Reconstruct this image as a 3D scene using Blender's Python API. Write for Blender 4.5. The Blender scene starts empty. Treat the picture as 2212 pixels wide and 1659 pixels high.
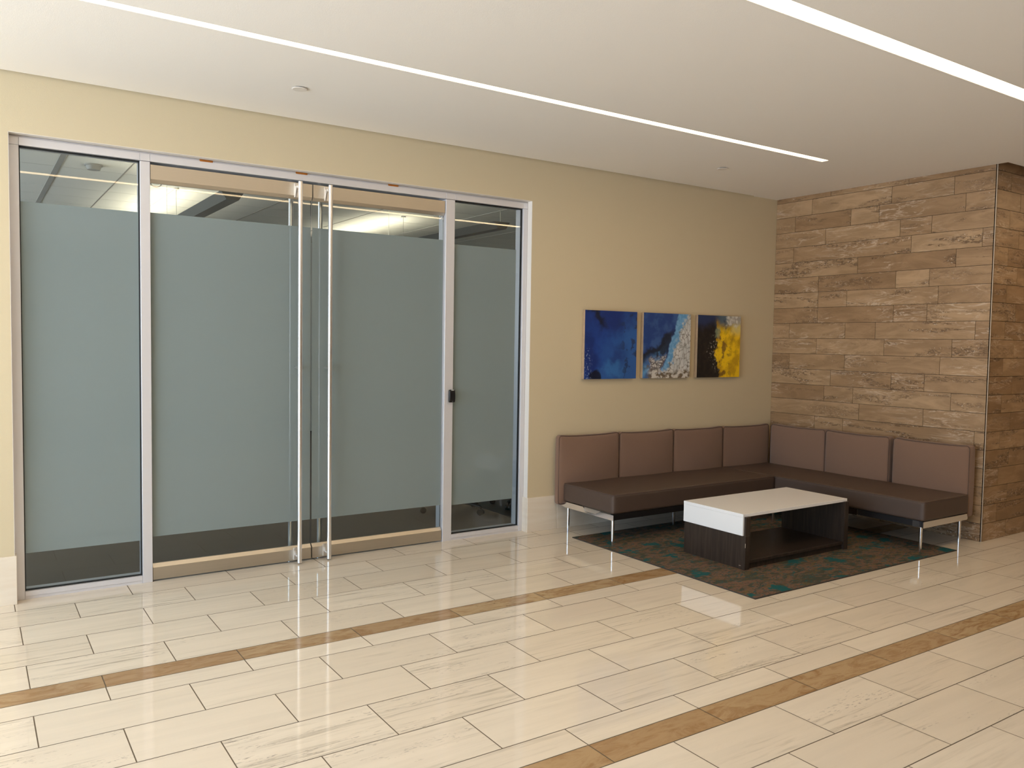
import bpy, bmesh, math, random
from mathutils import Vector, Matrix, noise

random.seed(7)
SC = bpy.context.scene
COL = SC.collection

# ------------------------------------------------------------------ builders
class MB:
    """collects shapes into one bmesh"""
    def __init__(self):
        self.bm = bmesh.new()

    def box(self, x0, x1, y0, y1, z0, z1, bev=0.0, mi=0, seg=2):
        r = bmesh.ops.create_cube(self.bm, size=1.0)
        vs = r['verts']
        for v in vs:
            v.co = Vector(((x0 + x1) / 2 + v.co.x * (x1 - x0), (y0 + y1) / 2 + v.co.y * (y1 - y0),
                           (z0 + z1) / 2 + v.co.z * (z1 - z0)))
        fs = set(f for v in vs for f in v.link_faces)
        for f in fs:
            f.material_index = mi
        if bev > 0:
            es = list(set(e for v in vs for e in v.link_edges))
            bmesh.ops.bevel(self.bm, geom=es, offset=bev, segments=seg, affect='EDGES', profile=0.5, material=-1)
        return self

    def cyl(self, p0, p1, r0, r1=None, n=24, mi=0, cap=True):
        r1 = r0 if r1 is None else r1
        p0, p1 = Vector(p0), Vector(p1)
        d = (p1 - p0).normalized()
        a = d.orthogonal().normalized()
        b = d.cross(a)
        ra, rb = [], []
        for i in range(n):
            t = 2 * math.pi * i / n
            o = a * math.cos(t) + b * math.sin(t)
            ra.append(self.bm.verts.new(p0 + o * r0))
            rb.append(self.bm.verts.new(p1 + o * r1))
        for i in range(n):
            f = self.bm.faces.new((ra[i], ra[(i + 1) % n], rb[(i + 1) % n], rb[i]))
            f.smooth = True
            f.material_index = mi
        if cap:
            for ring in (list(reversed(ra)), rb):
                f = self.bm.faces.new(ring)
                f.material_index = mi
                for e in f.edges:
                    e.smooth = False
        return self

    def tube(self, pts, r, n=8, closed=False, mi=0):
        pts = [Vector(p) for p in pts]
        m = len(pts)
        rings = []
        up = None
        for i, p in enumerate(pts):
            if closed:
                d = (pts[(i + 1) % m] - pts[i - 1]).normalized()
            else:
                d = (pts[min(i + 1, m - 1)] - pts[max(i - 1, 0)]).normalized()
            if up is None:
                up = d.orthogonal().normalized()
            a = (up - d * up.dot(d)).normalized()
            up = a
            b = d.cross(a)
            rings.append([self.bm.verts.new(p + (a * math.cos(2 * math.pi * k / n) + b * math.sin(2 * math.pi * k / n)) * r)
                          for k in range(n)])
        rng = range(m) if closed else range(m - 1)
        for i in rng:
            A, B = rings[i], rings[(i + 1) % m]
            off = 0
            if closed and i == m - 1:
                off = min(range(n), key=lambda k: (B[k].co - A[0].co).length)
            for k in range(n):
                f = self.bm.faces.new((A[k], A[(k + 1) % n], B[(k + 1 + off) % n], B[(k + off) % n]))
                f.smooth = True
                f.material_index = mi
        if not closed:
            for ring in (list(reversed(rings[0])), rings[-1]):
                f = self.bm.faces.new(ring)
                f.material_index = mi
                for e in f.edges:
                    e.smooth = False
        return self

    def prism(self, prof, axis, a0, a1, mi=0):
        """extrude a closed 2D profile along an axis; profile coords are the two other axes in xyz order"""
        def P(t, q):
            return {'x': (t, q[0], q[1]), 'y': (q[0], t, q[1]), 'z': (q[0], q[1], t)}[axis]
        A = [self.bm.verts.new(P(a0, q)) for q in prof]
        B = [self.bm.verts.new(P(a1, q)) for q in prof]
        n = len(prof)
        fs = [self.bm.faces.new((A[i], A[(i + 1) % n], B[(i + 1) % n], B[i])) for i in range(n)]
        fs += [self.bm.faces.new(list(reversed(A))), self.bm.faces.new(B)]
        for f in fs:
            f.material_index = mi
        return self

    def rbox(self, x0, x1, y0, y1, z0, z1, r, cuts=18, warp=None):
        """rounded soft box; warp(p, n) displaces, p in -1..1 box coordinates"""
        tmp = bmesh.new()
        bmesh.ops.create_cube(tmp, size=2.0)
        bmesh.ops.subdivide_edges(tmp, edges=tmp.edges[:], cuts=cuts, use_grid_fill=True)
        c = Vector(((x0 + x1) / 2, (y0 + y1) / 2, (z0 + z1) / 2))
        h = Vector(((x1 - x0) / 2, (y1 - y0) / 2, (z1 - z0) / 2))
        for v in tmp.verts:
            t = Vector([math.copysign(1 - (1 - min(abs(k), 1)) ** 1.7, k) for k in v.co])
            q = Vector((t.x * h.x, t.y * h.y, t.z * h.z))
            inn = Vector([max(-h[i] + r, min(h[i] - r, q[i])) for i in range(3)])
            d = q - inn
            if d.length > 1e-9:
                d = d.normalized() * r
            q = inn + d
            if warp:
                q = q + warp(Vector((q.x / h.x, q.y / h.y, q.z / h.z)))
            v.co = c + q
        for f in tmp.faces:
            f.smooth = True
        me = bpy.data.meshes.new('tmp')
        tmp.to_mesh(me)
        tmp.free()
        self.bm.from_mesh(me)
        bpy.data.meshes.remove(me)
        return self

    def build(self, name, mats, parent=None, origin=None):
        bmesh.ops.recalc_face_normals(self.bm, faces=self.bm.faces[:])
        me = bpy.data.meshes.new(name)
        self.bm.to_mesh(me)
        self.bm.free()
        for m in (mats if isinstance(mats, (list, tuple)) else [mats]):
            me.materials.append(m)
        o = bpy.data.objects.new(name, me)
        COL.objects.link(o)
        if parent is not None:
            o.parent = parent
            pw = Vector((0, 0, 0))
            q = parent
            while q is not None:
                pw += q.location
                q = q.parent
            me.transform(Matrix.Translation(-pw))
        elif origin is not None:
            me.transform(Matrix.Translation(-Vector(origin)))
            o.location = origin
        return o


def thing(name, loc, label, cat, group=None, kind=None):
    o = bpy.data.objects.new(name, None)
    o.empty_display_size = 0.1
    o.location = loc
    COL.objects.link(o)
    return tag(o, label, cat, group, kind)


def tag(o, label=None, cat=None, group=None, kind=None):
    if label: o['label'] = label
    if cat: o['category'] = cat
    if group: o['group'] = group
    if kind: o['kind'] = kind
    return o


def struct(o, label, cat):
    return tag(o, label, cat, None, 'structure')


# ------------------------------------------------------------------ materials
class NT:
    def __init__(self, name):
        self.mat = bpy.data.materials.new(name)
        self.mat.use_nodes = True
        self.nt = self.mat.node_tree
        self.nt.nodes.clear()
        self.out = self.nt.nodes.new('ShaderNodeOutputMaterial')

    def n(self, t, **kw):
        nd = self.nt.nodes.new('ShaderNode' + t)
        for k, v in kw.items():
            if hasattr(nd, k) and k not in ('inputs',):
                setattr(nd, k, v)
        return nd

    def put(self, sock, val):
        if isinstance(val, bpy.types.NodeSocket):
            self.nt.links.new(val, sock)
        elif isinstance(val, (tuple, list)) and len(val) == 3 and sock.type == 'RGBA':
            sock.default_value = (*val, 1)
        else:
            sock.default_value = val

    def math(self, op, a, b=0.0, c=None, clamp=False):
        nd = self.n('Math', operation=op, use_clamp=clamp)
        self.put(nd.inputs[0], a)
        self.put(nd.inputs[1], b)
        if c is not None:
            self.put(nd.inputs[2], c)
        return nd.outputs[0]

    def vmath(self, op, a, b=(0, 0, 0)):
        nd = self.n('VectorMath', operation=op)
        self.put(nd.inputs[0], a)
        self.put(nd.inputs[1], b)
        return nd.outputs[0]

    def noise(self, vec, scale, detail=4, rough=0.55, dist=0.0):
        nd = self.n('TexNoise')
        self.put(nd.inputs['Vector'], vec)
        nd.inputs['Scale'].default_value = scale
        nd.inputs['Detail'].default_value = detail
        nd.inputs['Roughness'].default_value = rough
        nd.inputs['Distortion'].default_value = dist
        return nd.outputs[0]

    def voro(self, vec, scale, feature='F1', rnd=1.0):
        nd = self.n('TexVoronoi', feature=feature)
        self.put(nd.inputs['Vector'], vec)
        nd.inputs['Scale'].default_value = scale
        nd.inputs['Randomness'].default_value = rnd
        return nd.outputs[0]

    def ramp(self, fac, lo, hi, a=0.0, b=1.0):
        nd = self.n('MapRange', interpolation_type='SMOOTHSTEP')
        self.put(nd.inputs[0], fac)
        for i, v in zip((1, 2, 3, 4), (lo, hi, a, b)):
            nd.inputs[i].default_value = v
        return nd.outputs[0]

    def mix(self, fac, a, b, mode='MIX'):
        nd = self.n('Mix', data_type='RGBA', blend_type=mode)
        self.put(nd.inputs[0], fac)
        self.put(nd.inputs[6], a)
        self.put(nd.inputs[7], b)
        return nd.outputs[2]

    def obj(self):
        return self.n('TexCoord').outputs['Object']

    def attr(self, name):
        nd = self.n('Attribute')
        nd.attribute_name = name
        return nd

    def bsdf(self, color, rough=0.5, metal=0.0, spec=0.5, ior=None, bump=None, bump_d=0.01, bump_s=1.0, **kw):
        b = self.n('BsdfPrincipled')
        self.put(b.inputs['Base Color'], color)
        self.put(b.inputs['Roughness'], rough)
        self.put(b.inputs['Metallic'], metal)
        b.inputs['Specular IOR Level'].default_value = spec
        if ior: b.inputs['IOR'].default_value = ior
        for k, v in kw.items():
            self.put(b.inputs[k.replace('_', ' ')], v)
        if bump is not None:
            bn = self.n('Bump')
            bn.inputs['Strength'].default_value = bump_s
            bn.inputs['Distance'].default_value = bump_d
            self.put(bn.inputs['Height'], bump)
            self.nt.links.new(bn.outputs[0], b.inputs['Normal'])
        return b.outputs[0]

    def done(self, shader):
        self.nt.links.new(shader, self.out.inputs['Surface'])
        return self.mat


def simple(name, col, rough=0.5, metal=0.0, spec=0.5, var=0.03, scale=40.0, bump=0.0, **kw):
    t = NT(name)
    p = t.obj()
    nz = t.noise(p, scale, 4)
    c = t.mix(nz, tuple(k * (1 - var) for k in col), tuple(min(1, k * (1 + var)) for k in col))
    return t.done(t.bsdf(c, rough, metal, spec, bump=nz if bump else None, bump_d=bump or 0.001, **kw))


def paint(name, col, rough=0.6):
    t = NT(name)
    p = t.obj()
    a = t.noise(p, 220, 3)
    b = t.noise(p, 0.8, 2)
    c = t.mix(b, tuple(k * 0.985 for k in col), tuple(min(1, k * 1.015) for k in col))
    return t.done(t.bsdf(c, rough, spec=0.3, bump=a, bump_d=0.0006))


def travertine_floor():
    t = NT('cream_travertine')
    p = t.obj()
    at = t.attr('tid')
    sh = t.vmath('SCALE', at.outputs['Color'])
    sh.node.inputs['Scale'].default_value = 37.0
    q = t.vmath('ADD', p, sh)
    s1 = t.vmath('MULTIPLY', q, (1.3, 15.0, 1.0))
    sep = t.n('SeparateColor')
    t.nt.links.new(at.outputs['Color'], sep.inputs[0])
    tone, wear = sep.outputs[0], sep.outputs[2]
    base = t.mix(tone, (0.755, 0.665, 0.545), (0.83, 0.745, 0.625))
    cl = t.noise(s1, 1.0, 5, 0.6, 0.3)
    c = t.mix(t.ramp(cl, 0.35, 0.7, 0.0, 0.5), base, (0.70, 0.625, 0.52))
    st = t.noise(t.vmath('MULTIPLY', q, (2.2, 46.0, 1.0)), 1.0, 6, 0.65, 0.4)
    lm = t.ramp(t.noise(t.vmath('MULTIPLY', q, (1.1, 4.5, 1.0)), 1.0, 2, 0.5), 0.46, 0.68)
    lm = t.math('MULTIPLY', lm, t.ramp(wear, 0.1, 0.9, 0.25, 1.0))
    veins = t.math('MULTIPLY', t.ramp(st, 0.49, 0.66), lm)
    c = t.mix(t.math('MULTIPLY', veins, 0.75), c, (0.40, 0.345, 0.27))
    pt = t.noise(t.vmath('MULTIPLY', q, (24.0, 95.0, 1.0)), 1.0, 4, 0.7, 0.2)
    lm2 = t.ramp(t.noise(t.vmath('MULTIPLY', q, (2.0, 9.0, 1.0)), 1.3, 3, 0.6), 0.52, 0.64)
    lm2 = t.math('MULTIPLY', lm2, t.ramp(wear, 0.35, 0.95))
    pits = t.math('MULTIPLY', t.ramp(pt, 0.56, 0.63), lm2)
    c = t.mix(t.math('MULTIPLY', pits, 0.8), c, (0.17, 0.14, 0.11))
    rough = t.math('ADD', 0.055, t.math('MULTIPLY', pits, 0.4))
    return t.done(t.bsdf(c, rough, spec=0.5, bump=t.noise(q, 3.0, 2), bump_d=0.0006, bump_s=0.25))


def travertine_band():
    t = NT('brown_travertine_band')
    p = t.obj()
    at = t.attr('tid')
    sh = t.vmath('SCALE', at.outputs['Color'])
    sh.node.inputs['Scale'].default_value = 37.0
    q = t.vmath('ADD', p, sh)
    sep = t.n('SeparateColor')
    t.nt.links.new(at.outputs['Color'], sep.inputs[0])
    base = t.mix(sep.outputs[0], (0.41, 0.265, 0.138), (0.51, 0.37, 0.21))
    a = t.noise(t.vmath('MULTIPLY', q, (5, 14, 1)), 1.0, 7, 0.68, 1.2)
    c = t.mix(t.ramp(a, 0.4, 0.68), base, (0.33, 0.19, 0.088))
    b = t.noise(t.vmath('MULTIPLY', q, (28, 70, 1)), 1.0, 4, 0.7, 0.5)
    m = t.math('MULTIPLY', t.ramp(b, 0.57, 0.67), t.ramp(t.noise(q, 3.0, 3), 0.42, 0.62))
    m = t.math('MULTIPLY', m, t.ramp(sep.outputs[2], 0.3, 0.9, 0.2, 1.0))
    c = t.mix(t.math('MULTIPLY', m, 0.75), c, (0.17, 0.10, 0.05))
    return t.done(t.bsdf(c, 0.12, spec=0.5))


def stone_wall_mat():
    t = NT('brown_travertine_cladding')
    p = t.obj()
    at = t.attr('tid')
    sh = t.vmath('SCALE', at.outputs['Color'])
    sh.node.inputs['Scale'].default_value = 41.0
    q = t.vmath('ADD', p, sh)
    sep = t.n('SeparateColor')
    t.nt.links.new(at.outputs['Color'], sep.inputs[0])
    base = t.mix(sep.outputs[0], (0.30, 0.183, 0.094), (0.425, 0.282, 0.158))
    wv = t.noise(t.vmath('MULTIPLY', q, (3.0, 3.0, 11.0)), 1.0, 6, 0.62, 0.9)
    c = t.mix(t.ramp(wv, 0.32, 0.7), t.mix(1.0, base, (0.80, 0.77, 0.73), 'MULTIPLY'), t.mix(1.0, base, (1.12, 1.12, 1.13), 'MULTIPLY'))
    # pale wisps
    rg = t.noise(t.vmath('MULTIPLY', q, (2.4, 2.4, 16.0)), 1.0, 5, 0.6, 1.4)
    d = t.math('ABSOLUTE', t.math('SUBTRACT', rg, 0.5))
    w = t.ramp(d, 0.0, 0.035, 1.0, 0.0)
    w = t.math('MULTIPLY', w, t.ramp(t.noise(t.vmath('MULTIPLY', q, (1.5, 1.5, 5)), 1.0, 2), 0.45, 0.65))
    c = t.mix(t.math('MULTIPLY', w, 0.65), c, (0.64, 0.50, 0.37))
    # dark crusty bands
    band = t.noise(t.vmath('MULTIPLY', q, (1.6, 1.6, 13.0)), 1.0, 3, 0.5, 0.8)
    bm_ = t.math('MULTIPLY', t.ramp(band, 0.51, 0.59), t.ramp(sep.outputs[2], 0.0, 0.8, 0.4, 1.0))
    crust = t.noise(t.vmath('MULTIPLY', q, (22, 22, 60)), 1.0, 5, 0.72, 0.8)
    dk = t.math('MULTIPLY', bm_, t.ramp(crust, 0.44, 0.60))
    c = t.mix(t.math('MULTIPLY', dk, 0.85), c, (0.125, 0.070, 0.034))
    sp = t.math('MULTIPLY', bm_, t.ramp(t.noise(q, 60, 3, 0.6), 0.60, 0.70))
    c = t.mix(t.math('MULTIPLY', sp, 0.6), c, (0.78, 0.68, 0.56))
    hgt = t.math('SUBTRACT', t.math('MULTIPLY', wv, 0.3), dk)
    return t.done(t.bsdf(c, 0.38, spec=0.4, bump=hgt, bump_d=0.002, bump_s=0.6))


def limestone():
    t = NT('pale_limestone')
    p = t.obj()
    a = t.noise(t.vmath('MULTIPLY', p, (1.2, 1.2, 14.0)), 1.0, 5, 0.6, 0.4)
    c = t.mix(t.ramp(a, 0.3, 0.7), (0.76, 0.66, 0.53), (0.83, 0.745, 0.63))
    return t.done(t.bsdf(c, 0.3, spec=0.4))


def rug_mat():
    t = NT('patterned_carpet')
    p = t.obj()
    st = t.vmath('MULTIPLY', p, (4.2, 8.0, 1.0))
    leaf = t.noise(st, 1.15, 5, 0.6, 1.8)
    base = t.mix(t.ramp(leaf, 0.43, 0.53), (0.075, 0.078, 0.060), (0.195, 0.115, 0.080))
    base = t.mix(t.ramp(t.noise(st, 1.5, 4, 0.6, 2.2), 0.54, 0.60, 0.0, 0.75), base, (0.16, 0.115, 0.055))
    fine = t.noise(t.vmath('MULTIPLY', p, (20, 46, 1.0)), 1.0, 4, 0.65, 1.5)
    base = t.mix(t.ramp(fine, 0.50, 0.62, 0.0, 0.75), base, (0.070, 0.070, 0.055))
    dn = t.n('TexNoise')
    t.put(dn.inputs['Vector'], p)
    dn.inputs['Scale'].default_value = 17.0
    dn.inputs['Detail'].default_value = 5
    off = t.vmath('SCALE', t.vmath('SUBTRACT', dn.outputs[1], (0.5, 0.5, 0.5)))
    off.node.inputs['Scale'].default_value = 0.24
    pv = t.vmath('ADD', p, off)
    vd = t.voro(t.vmath('MULTIPLY', pv, (1.0, 1.2, 1.0)), 4.3, 'F1', 0.8)
    blob = t.ramp(vd, 0.26, 0.35, 1.0, 0.0)
    thin = t.ramp(t.noise(st, 2.6, 6, 0.68, 2.6), 0.545, 0.60)
    teal = t.math('MAXIMUM', blob, t.math('MULTIPLY', thin, 0.8))
    teal = t.math('MULTIPLY', teal, t.ramp(fine, 0.66, 0.54, 0.45, 1.0))
    c = t.mix(teal, base, (0.022, 0.108, 0.112))
    tuft = t.noise(p, 420, 2)
    c = t.mix(0.35, c, t.mix(tuft, (0.0, 0.0, 0.0), (1.0, 1.0, 1.0)), 'SOFT_LIGHT')
    return t.done(t.bsdf(c, 0.95, spec=0.05, bump=tuft, bump_d=0.003))


def fabric(name, col, scale=900):
    t = NT(name)
    p = t.obj()
    a = t.noise(p, scale, 2)
    b = t.noise(p, 60, 4)
    c = t.mix(a, tuple(k * 0.72 for k in col), tuple(k * 1.28 for k in col))
    c = t.mix(t.math('MULTIPLY', b, 0.3), c, tuple(k * 1.1 for k in col))
    return t.done(t.bsdf(c, 0.9, spec=0.15, bump=a, bump_d=0.0012, Sheen_Weight=0.25, Sheen_Roughness=0.5))


def leather(name, col):
    t = NT(name)
    p = t.obj()
    v = t.voro(p, 420, 'DISTANCE_TO_EDGE')
    b = t.noise(p, 9, 3)
    c = t.mix(b, tuple(k * 0.93 for k in col), tuple(k * 1.07 for k in col))
    h = t.math('ADD', t.math('MULTIPLY', t.ramp(v, 0.0, 0.15), 0.3), b)
    return t.done(t.bsdf(c, 0.42, spec=0.55, bump=h, bump_d=0.0025, bump_s=0.5))


def wood(name, col):
    t = NT(name)
    p = t.obj()
    g = t.noise(t.vmath('MULTIPLY', p, (55, 55, 3.0)), 1.0, 5, 0.6, 0.6)
    c = t.mix(t.ramp(g, 0.35, 0.7), tuple(k * 0.72 for k in col), tuple(k * 1.3 for k in col))
    return t.done(t.bsdf(c, 0.36, spec=0.35, bump=g, bump_d=0.0004))


def brushed(name, col, rough=0.3, vec=(3, 3, 240)):
    t = NT(name)
    p = t.obj()
    g = t.noise(t.vmath('MULTIPLY', p, vec), 1.0, 3, 0.6)
    c = t.mix(g, tuple(k * 0.95 for k in col), tuple(min(1, k * 1.05) for k in col))
    return t.done(t.bsdf(c, t.math('ADD', rough - 0.04, t.math('MULTIPLY', g, 0.08)), 1.0))


def glass_mat(name, tint):
    t = NT(name)
    tr = t.n('BsdfTransparent')
    t.put(tr.inputs[0], tint)
    gl = t.n('BsdfGlossy')
    gl.inputs['Roughness'].default_value = 0.0
    fr = t.n('Fresnel')
    fr.inputs[0].default_value = 1.5
    mx = t.n('MixShader')
    t.put(mx.inputs[0], fr.outputs[0])
    t.nt.links.new(tr.outputs[0], mx.inputs[1])
    t.nt.links.new(gl.outputs[0], mx.inputs[2])
    return t.done(mx.outputs[0])


def film_mat(name):
    t = NT(name)
    df = t.n('BsdfDiffuse')
    t.put(df.inputs[0], (0.40, 0.485, 0.49))
    tl = t.n('BsdfTranslucent')
    t.put(tl.inputs[0], (0.42, 0.515, 0.515))
    mx = t.n('MixShader')
    p = t.obj()
    t.put(mx.inputs[0], t.math('ADD', 0.43, t.math('MULTIPLY', t.noise(p, 1.2, 2), 0.04)))
    t.nt.links.new(df.outputs[0], mx.inputs[1])
    t.nt.links.new(tl.outputs[0], mx.inputs[2])
    gl = t.n('BsdfGlossy')
    gl.inputs['Roughness'].default_value = 0.015
    fr = t.n('Fresnel')
    fr.inputs[0].default_value = 1.5
    m2 = t.n('MixShader')
    t.put(m2.inputs[0], fr.outputs[0])
    t.nt.links.new(mx.outputs[0], m2.inputs[1])
    t.nt.links.new(gl.outputs[0], m2.inputs[2])
    return t.done(m2.outputs[0])


def emis(name, col, s):
    t = NT(name)
    e = t.n('Emission')
    t.put(e.inputs[0], col)
    e.inputs[1].default_value = s
    return t.done(e.outputs[0])


def vcol_mat(name, rough=0.35):
    t = NT(name)
    a = t.attr('paint')
    nz = t.noise(t.obj(), 160, 3)
    c = t.mix(t.math('MULTIPLY', nz, 0.18), a.outputs['Color'], (0.5, 0.5, 0.5), 'OVERLAY')
    return t.done(t.bsdf(c, rough, spec=0.4, bump=nz, bump_d=0.0008))


M = {}
M['floor'] = travertine_floor()
M['band'] = travertine_band()
M['grout'] = simple('grout', (0.15, 0.115, 0.08), 0.8, var=0.1)
M['stone'] = stone_wall_mat()
M['stone_joint'] = simple('stone_joint', (0.07, 0.042, 0.022), 0.9)
M['lime'] = limestone()
M['wall'] = paint('beige_wall_paint', (0.645, 0.55, 0.375))
M['ceil'] = paint('white_ceiling_paint', (0.92, 0.89, 0.85), 0.7)
M['frontwall'] = paint('brown_wall_paint', (0.30, 0.22, 0.15))
M['reveal'] = paint('white_reveal_paint', (0.82, 0.77, 0.71))
M['rug'] = rug_mat()
M['rug_edge'] = simple('rug_binding', (0.045, 0.038, 0.033), 0.9)
M['alu'] = simple('silver_painted_aluminium', (0.71, 0.695, 0.715), 0.38, 0.25, var=0.01)
M['gasket'] = simple('black_gasket', (0.008, 0.008, 0.008), 0.6)
M['rail'] = brushed('brushed_champagne_steel', (0.62, 0.565, 0.48), 0.38, (2, 240, 240))
M['steel'] = brushed('brushed_stainless_tube', (0.92, 0.90, 0.88), 0.30, (160, 160, 6))
M['chrome'] = simple('polished_chrome', (0.90, 0.90, 0.92), 0.14, 1.0, var=0.0)
M['glass'] = glass_mat('clear_glass', (0.965, 0.985, 0.975))
M['film'] = film_mat('frosted_film')
M['back'] = fabric('taupe_fabric', (0.23, 0.138, 0.095))
M['pipe'] = simple('dark_piping', (0.105, 0.064, 0.048), 0.8)
M['seat'] = leather('brown_vinyl', (0.085, 0.054, 0.040))
M['black'] = simple('black_metal', (0.010, 0.008, 0.008), 0.45)
M['white'] = simple('white_laminate', (0.90, 0.905, 0.92), 0.22, var=0.004)
M['wenge'] = wood('dark_wenge_wood', (0.040, 0.027, 0.020))
M['chip'] = simple('pale_chip', (0.6, 0.5, 0.4), 0.7)
M['canvas'] = simple('canvas_edge', (0.42, 0.30, 0.19), 0.8, var=0.25, scale=25)
M['art'] = vcol_mat('acrylic_paint')
M['plastic'] = simple('black_plastic', (0.006, 0.006, 0.007), 0.35)
M['mark'] = simple('grey_print', (0.5, 0.5, 0.5), 0.5)
M['ledbar'] = simple('white_lens', (0.85, 0.85, 0.8), 0.3)
M['rust'] = simple('rust_orange', (0.40, 0.13, 0.012), 0.8, var=0.4, scale=60)
M['strip'] = emis('led_diffuser', (1.0, 0.74, 0.44), 11.5)
M['housing'] = simple('white_housing', (0.8, 0.79, 0.77), 0.5)
M['disc'] = simple('white_disc', (0.80, 0.755, 0.70), 0.5)
M['ocarpet'] = simple('office_carpet', (0.082, 0.066, 0.050), 0.95, var=0.35, scale=130)
M['owall'] = paint('office_wall_paint', (0.52, 0.52, 0.47))
M['oceil'] = simple('acoustic_tile', (0.74, 0.72, 0.64), 0.9, var=0.03, scale=60)
M['tbar'] = simple('ceiling_grid', (0.24, 0.22, 0.18), 0.6)
M['tbarw'] = simple('ceiling_grid_white', (0.62, 0.60, 0.53), 0.6)
M['slotd'] = simple('slot_diffuser', (0.28, 0.27, 0.24), 0.6)
M['pend'] = simple('grey_pendant_metal', (0.085, 0.085, 0.075), 0.45, var=0.05)
M['lamp'] = emis('pendant_uplight', (1.0, 0.92, 0.74), 29.0)
M['cfab'] = fabric('black_chair_fabric', (0.015, 0.015, 0.016))

# ------------------------------------------------------------------ measures
XS, YS = 6.8712, -2.1416            # stone return: inner corner x, outer corner y
HC = 3.053                          # ceiling
X0, X1, ZT = 0.209, 3.841, 2.720    # storefront opening
XL, XR, YF = -4.2, 12.0, -9.0        # room limits
YFR = 0.06                          # front plane of the storefront frame

# ------------------------------------------------------------------ camera
F_PX, YAW, PITCH, ROLL = 1765.0031, 0.5882, -0.0510, 0.0157
q = dict(D=5.5002, h=1.5696)
YAW, PITCH, ROLL = 0.58822, -0.05096, 0.01572
cy, sy, cp, sp, cr, sr = math.cos(YAW), math.sin(YAW), math.cos(PITCH), math.sin(PITCH), math.cos(ROLL), math.sin(ROLL)
Fv = Vector((sy * cp, cy * cp, sp))
R0 = Vector((cy, -sy, 0))
U0 = R0.cross(Fv)
Rv = R0 * cr + U0 * sr
Uv = U0 * cr - R0 * sr
cam = bpy.data.cameras.new('camera')
cam.sensor_fit = 'HORIZONTAL'
cam.sensor_width = 36.0
cam.lens = F_PX / 2212 * 36.0
cam.clip_start = 0.05
co = bpy.data.objects.new('camera', cam)
mw = Matrix.Identity(4)
for i, vec in enumerate((Rv, Uv, -Fv)):
    for k in range(3):
        mw[k][i] = vec[k]
mw[0][3], mw[1][3], mw[2][3] = 0.0, -q['D'], q['h']
co.matrix_world = mw
COL.objects.link(co)
SC.camera = co

# ------------------------------------------------------------------ floor
def tiles_mesh(name, mats, quads, base_faces):
    """quads: (corners, material index); each tile gets its own random 'tid'"""
    me = bpy.data.meshes.new(name)
    vs, fs, mi, ids = [], [], [], []
    for corners, m, tid in quads:
        i = len(vs)
        vs += corners
        fs.append(tuple(range(i, i + len(corners))))
        mi.append(m)
        ids.append(tid)
    me.from_pydata(vs, [], fs)
    for m in mats:
        me.materials.append(m)
    at = me.color_attributes.new('tid', 'FLOAT_COLOR', 'CORNER')
    li = 0
    for p, m, t in zip(me.polygons, mi, ids):
        p.material_index = m
        for k in p.loop_indices:
            at.data[k].color = (*t, 1)
    o = bpy.data.objects.new(name, me)
    COL.objects.link(o)
    return o

rnd = random.Random(11)
T = 0.6112
ys = [0.12, -0.1567, -0.4561, -0.7618, -1.0699, -1.3728, -1.5255, -1.6807, -1.9893, -2.2997, -2.6146, -2.9265, -3.0809, -3.2380, -3.5390, -3.8440]
ph = [0.205, 0.502, 0.213, 0.498, 0.2095, 0.494, 0.4925, 0.2035, 0.4975, 0.187, 0.477, 0.167, 0.166, 0.470, 0.175]
kind = [0] * 15
kind[5] = 1
kind[12] = 1
y = ys[-1]
k = 0
while y > YF:
    w = 0.306
    if k in (4,): w = 0.153
    if k == 5: w = 0.155
    y -= w
    ys.append(y)
    ph.append(0.48 if len(ys) % 2 else 0.175)
    kind.append(1 if k == 5 else 0)
    k += 1
G = 0.0024
quads = [([(XL, YF - 0.4, -0.0012), (XR, YF - 0.4, -0.0012), (XR, 0.12, -0.0012), (XL, 0.12, -0.0012)], 2, (0, 0, 0))]
special = {(9, 2): 1.0, (9, 0): 1.0, (9, 1): 0.93, (10, 5): 1.0, (9, 5): 0.88, (14, 5): 0.8, (15, 6): 0.9, (14, 3): 0.85, (8, 1): 0.2}
for r in range(len(ys) - 1):
    ya, yb = ys[r + 1] + G, ys[r] - G
    n0 = int(math.floor((XL - ph[r]) / T)) - 1
    n1 = int(math.ceil((XR - ph[r]) / T)) + 1
    for n in range(n0, n1):
        xa, xb = max(XL, ph[r] + n * T + G), min(XR, ph[r] + (n + 1) * T - G)
        if xb <= xa + 0.01: continue
        wear = special.get((r, n), rnd.random() ** 1.6)
        quads.append(([(xa, ya, 0), (xb, ya, 0), (xb, yb, 0), (xa, yb, 0)], kind[r], (rnd.random(), rnd.random(), wear)))
struct(tiles_mesh('floor', [M['floor'], M['band'], M['grout']], quads, None),
       'polished cream travertine tile floor with two brown stone bands', 'floor')

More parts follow.
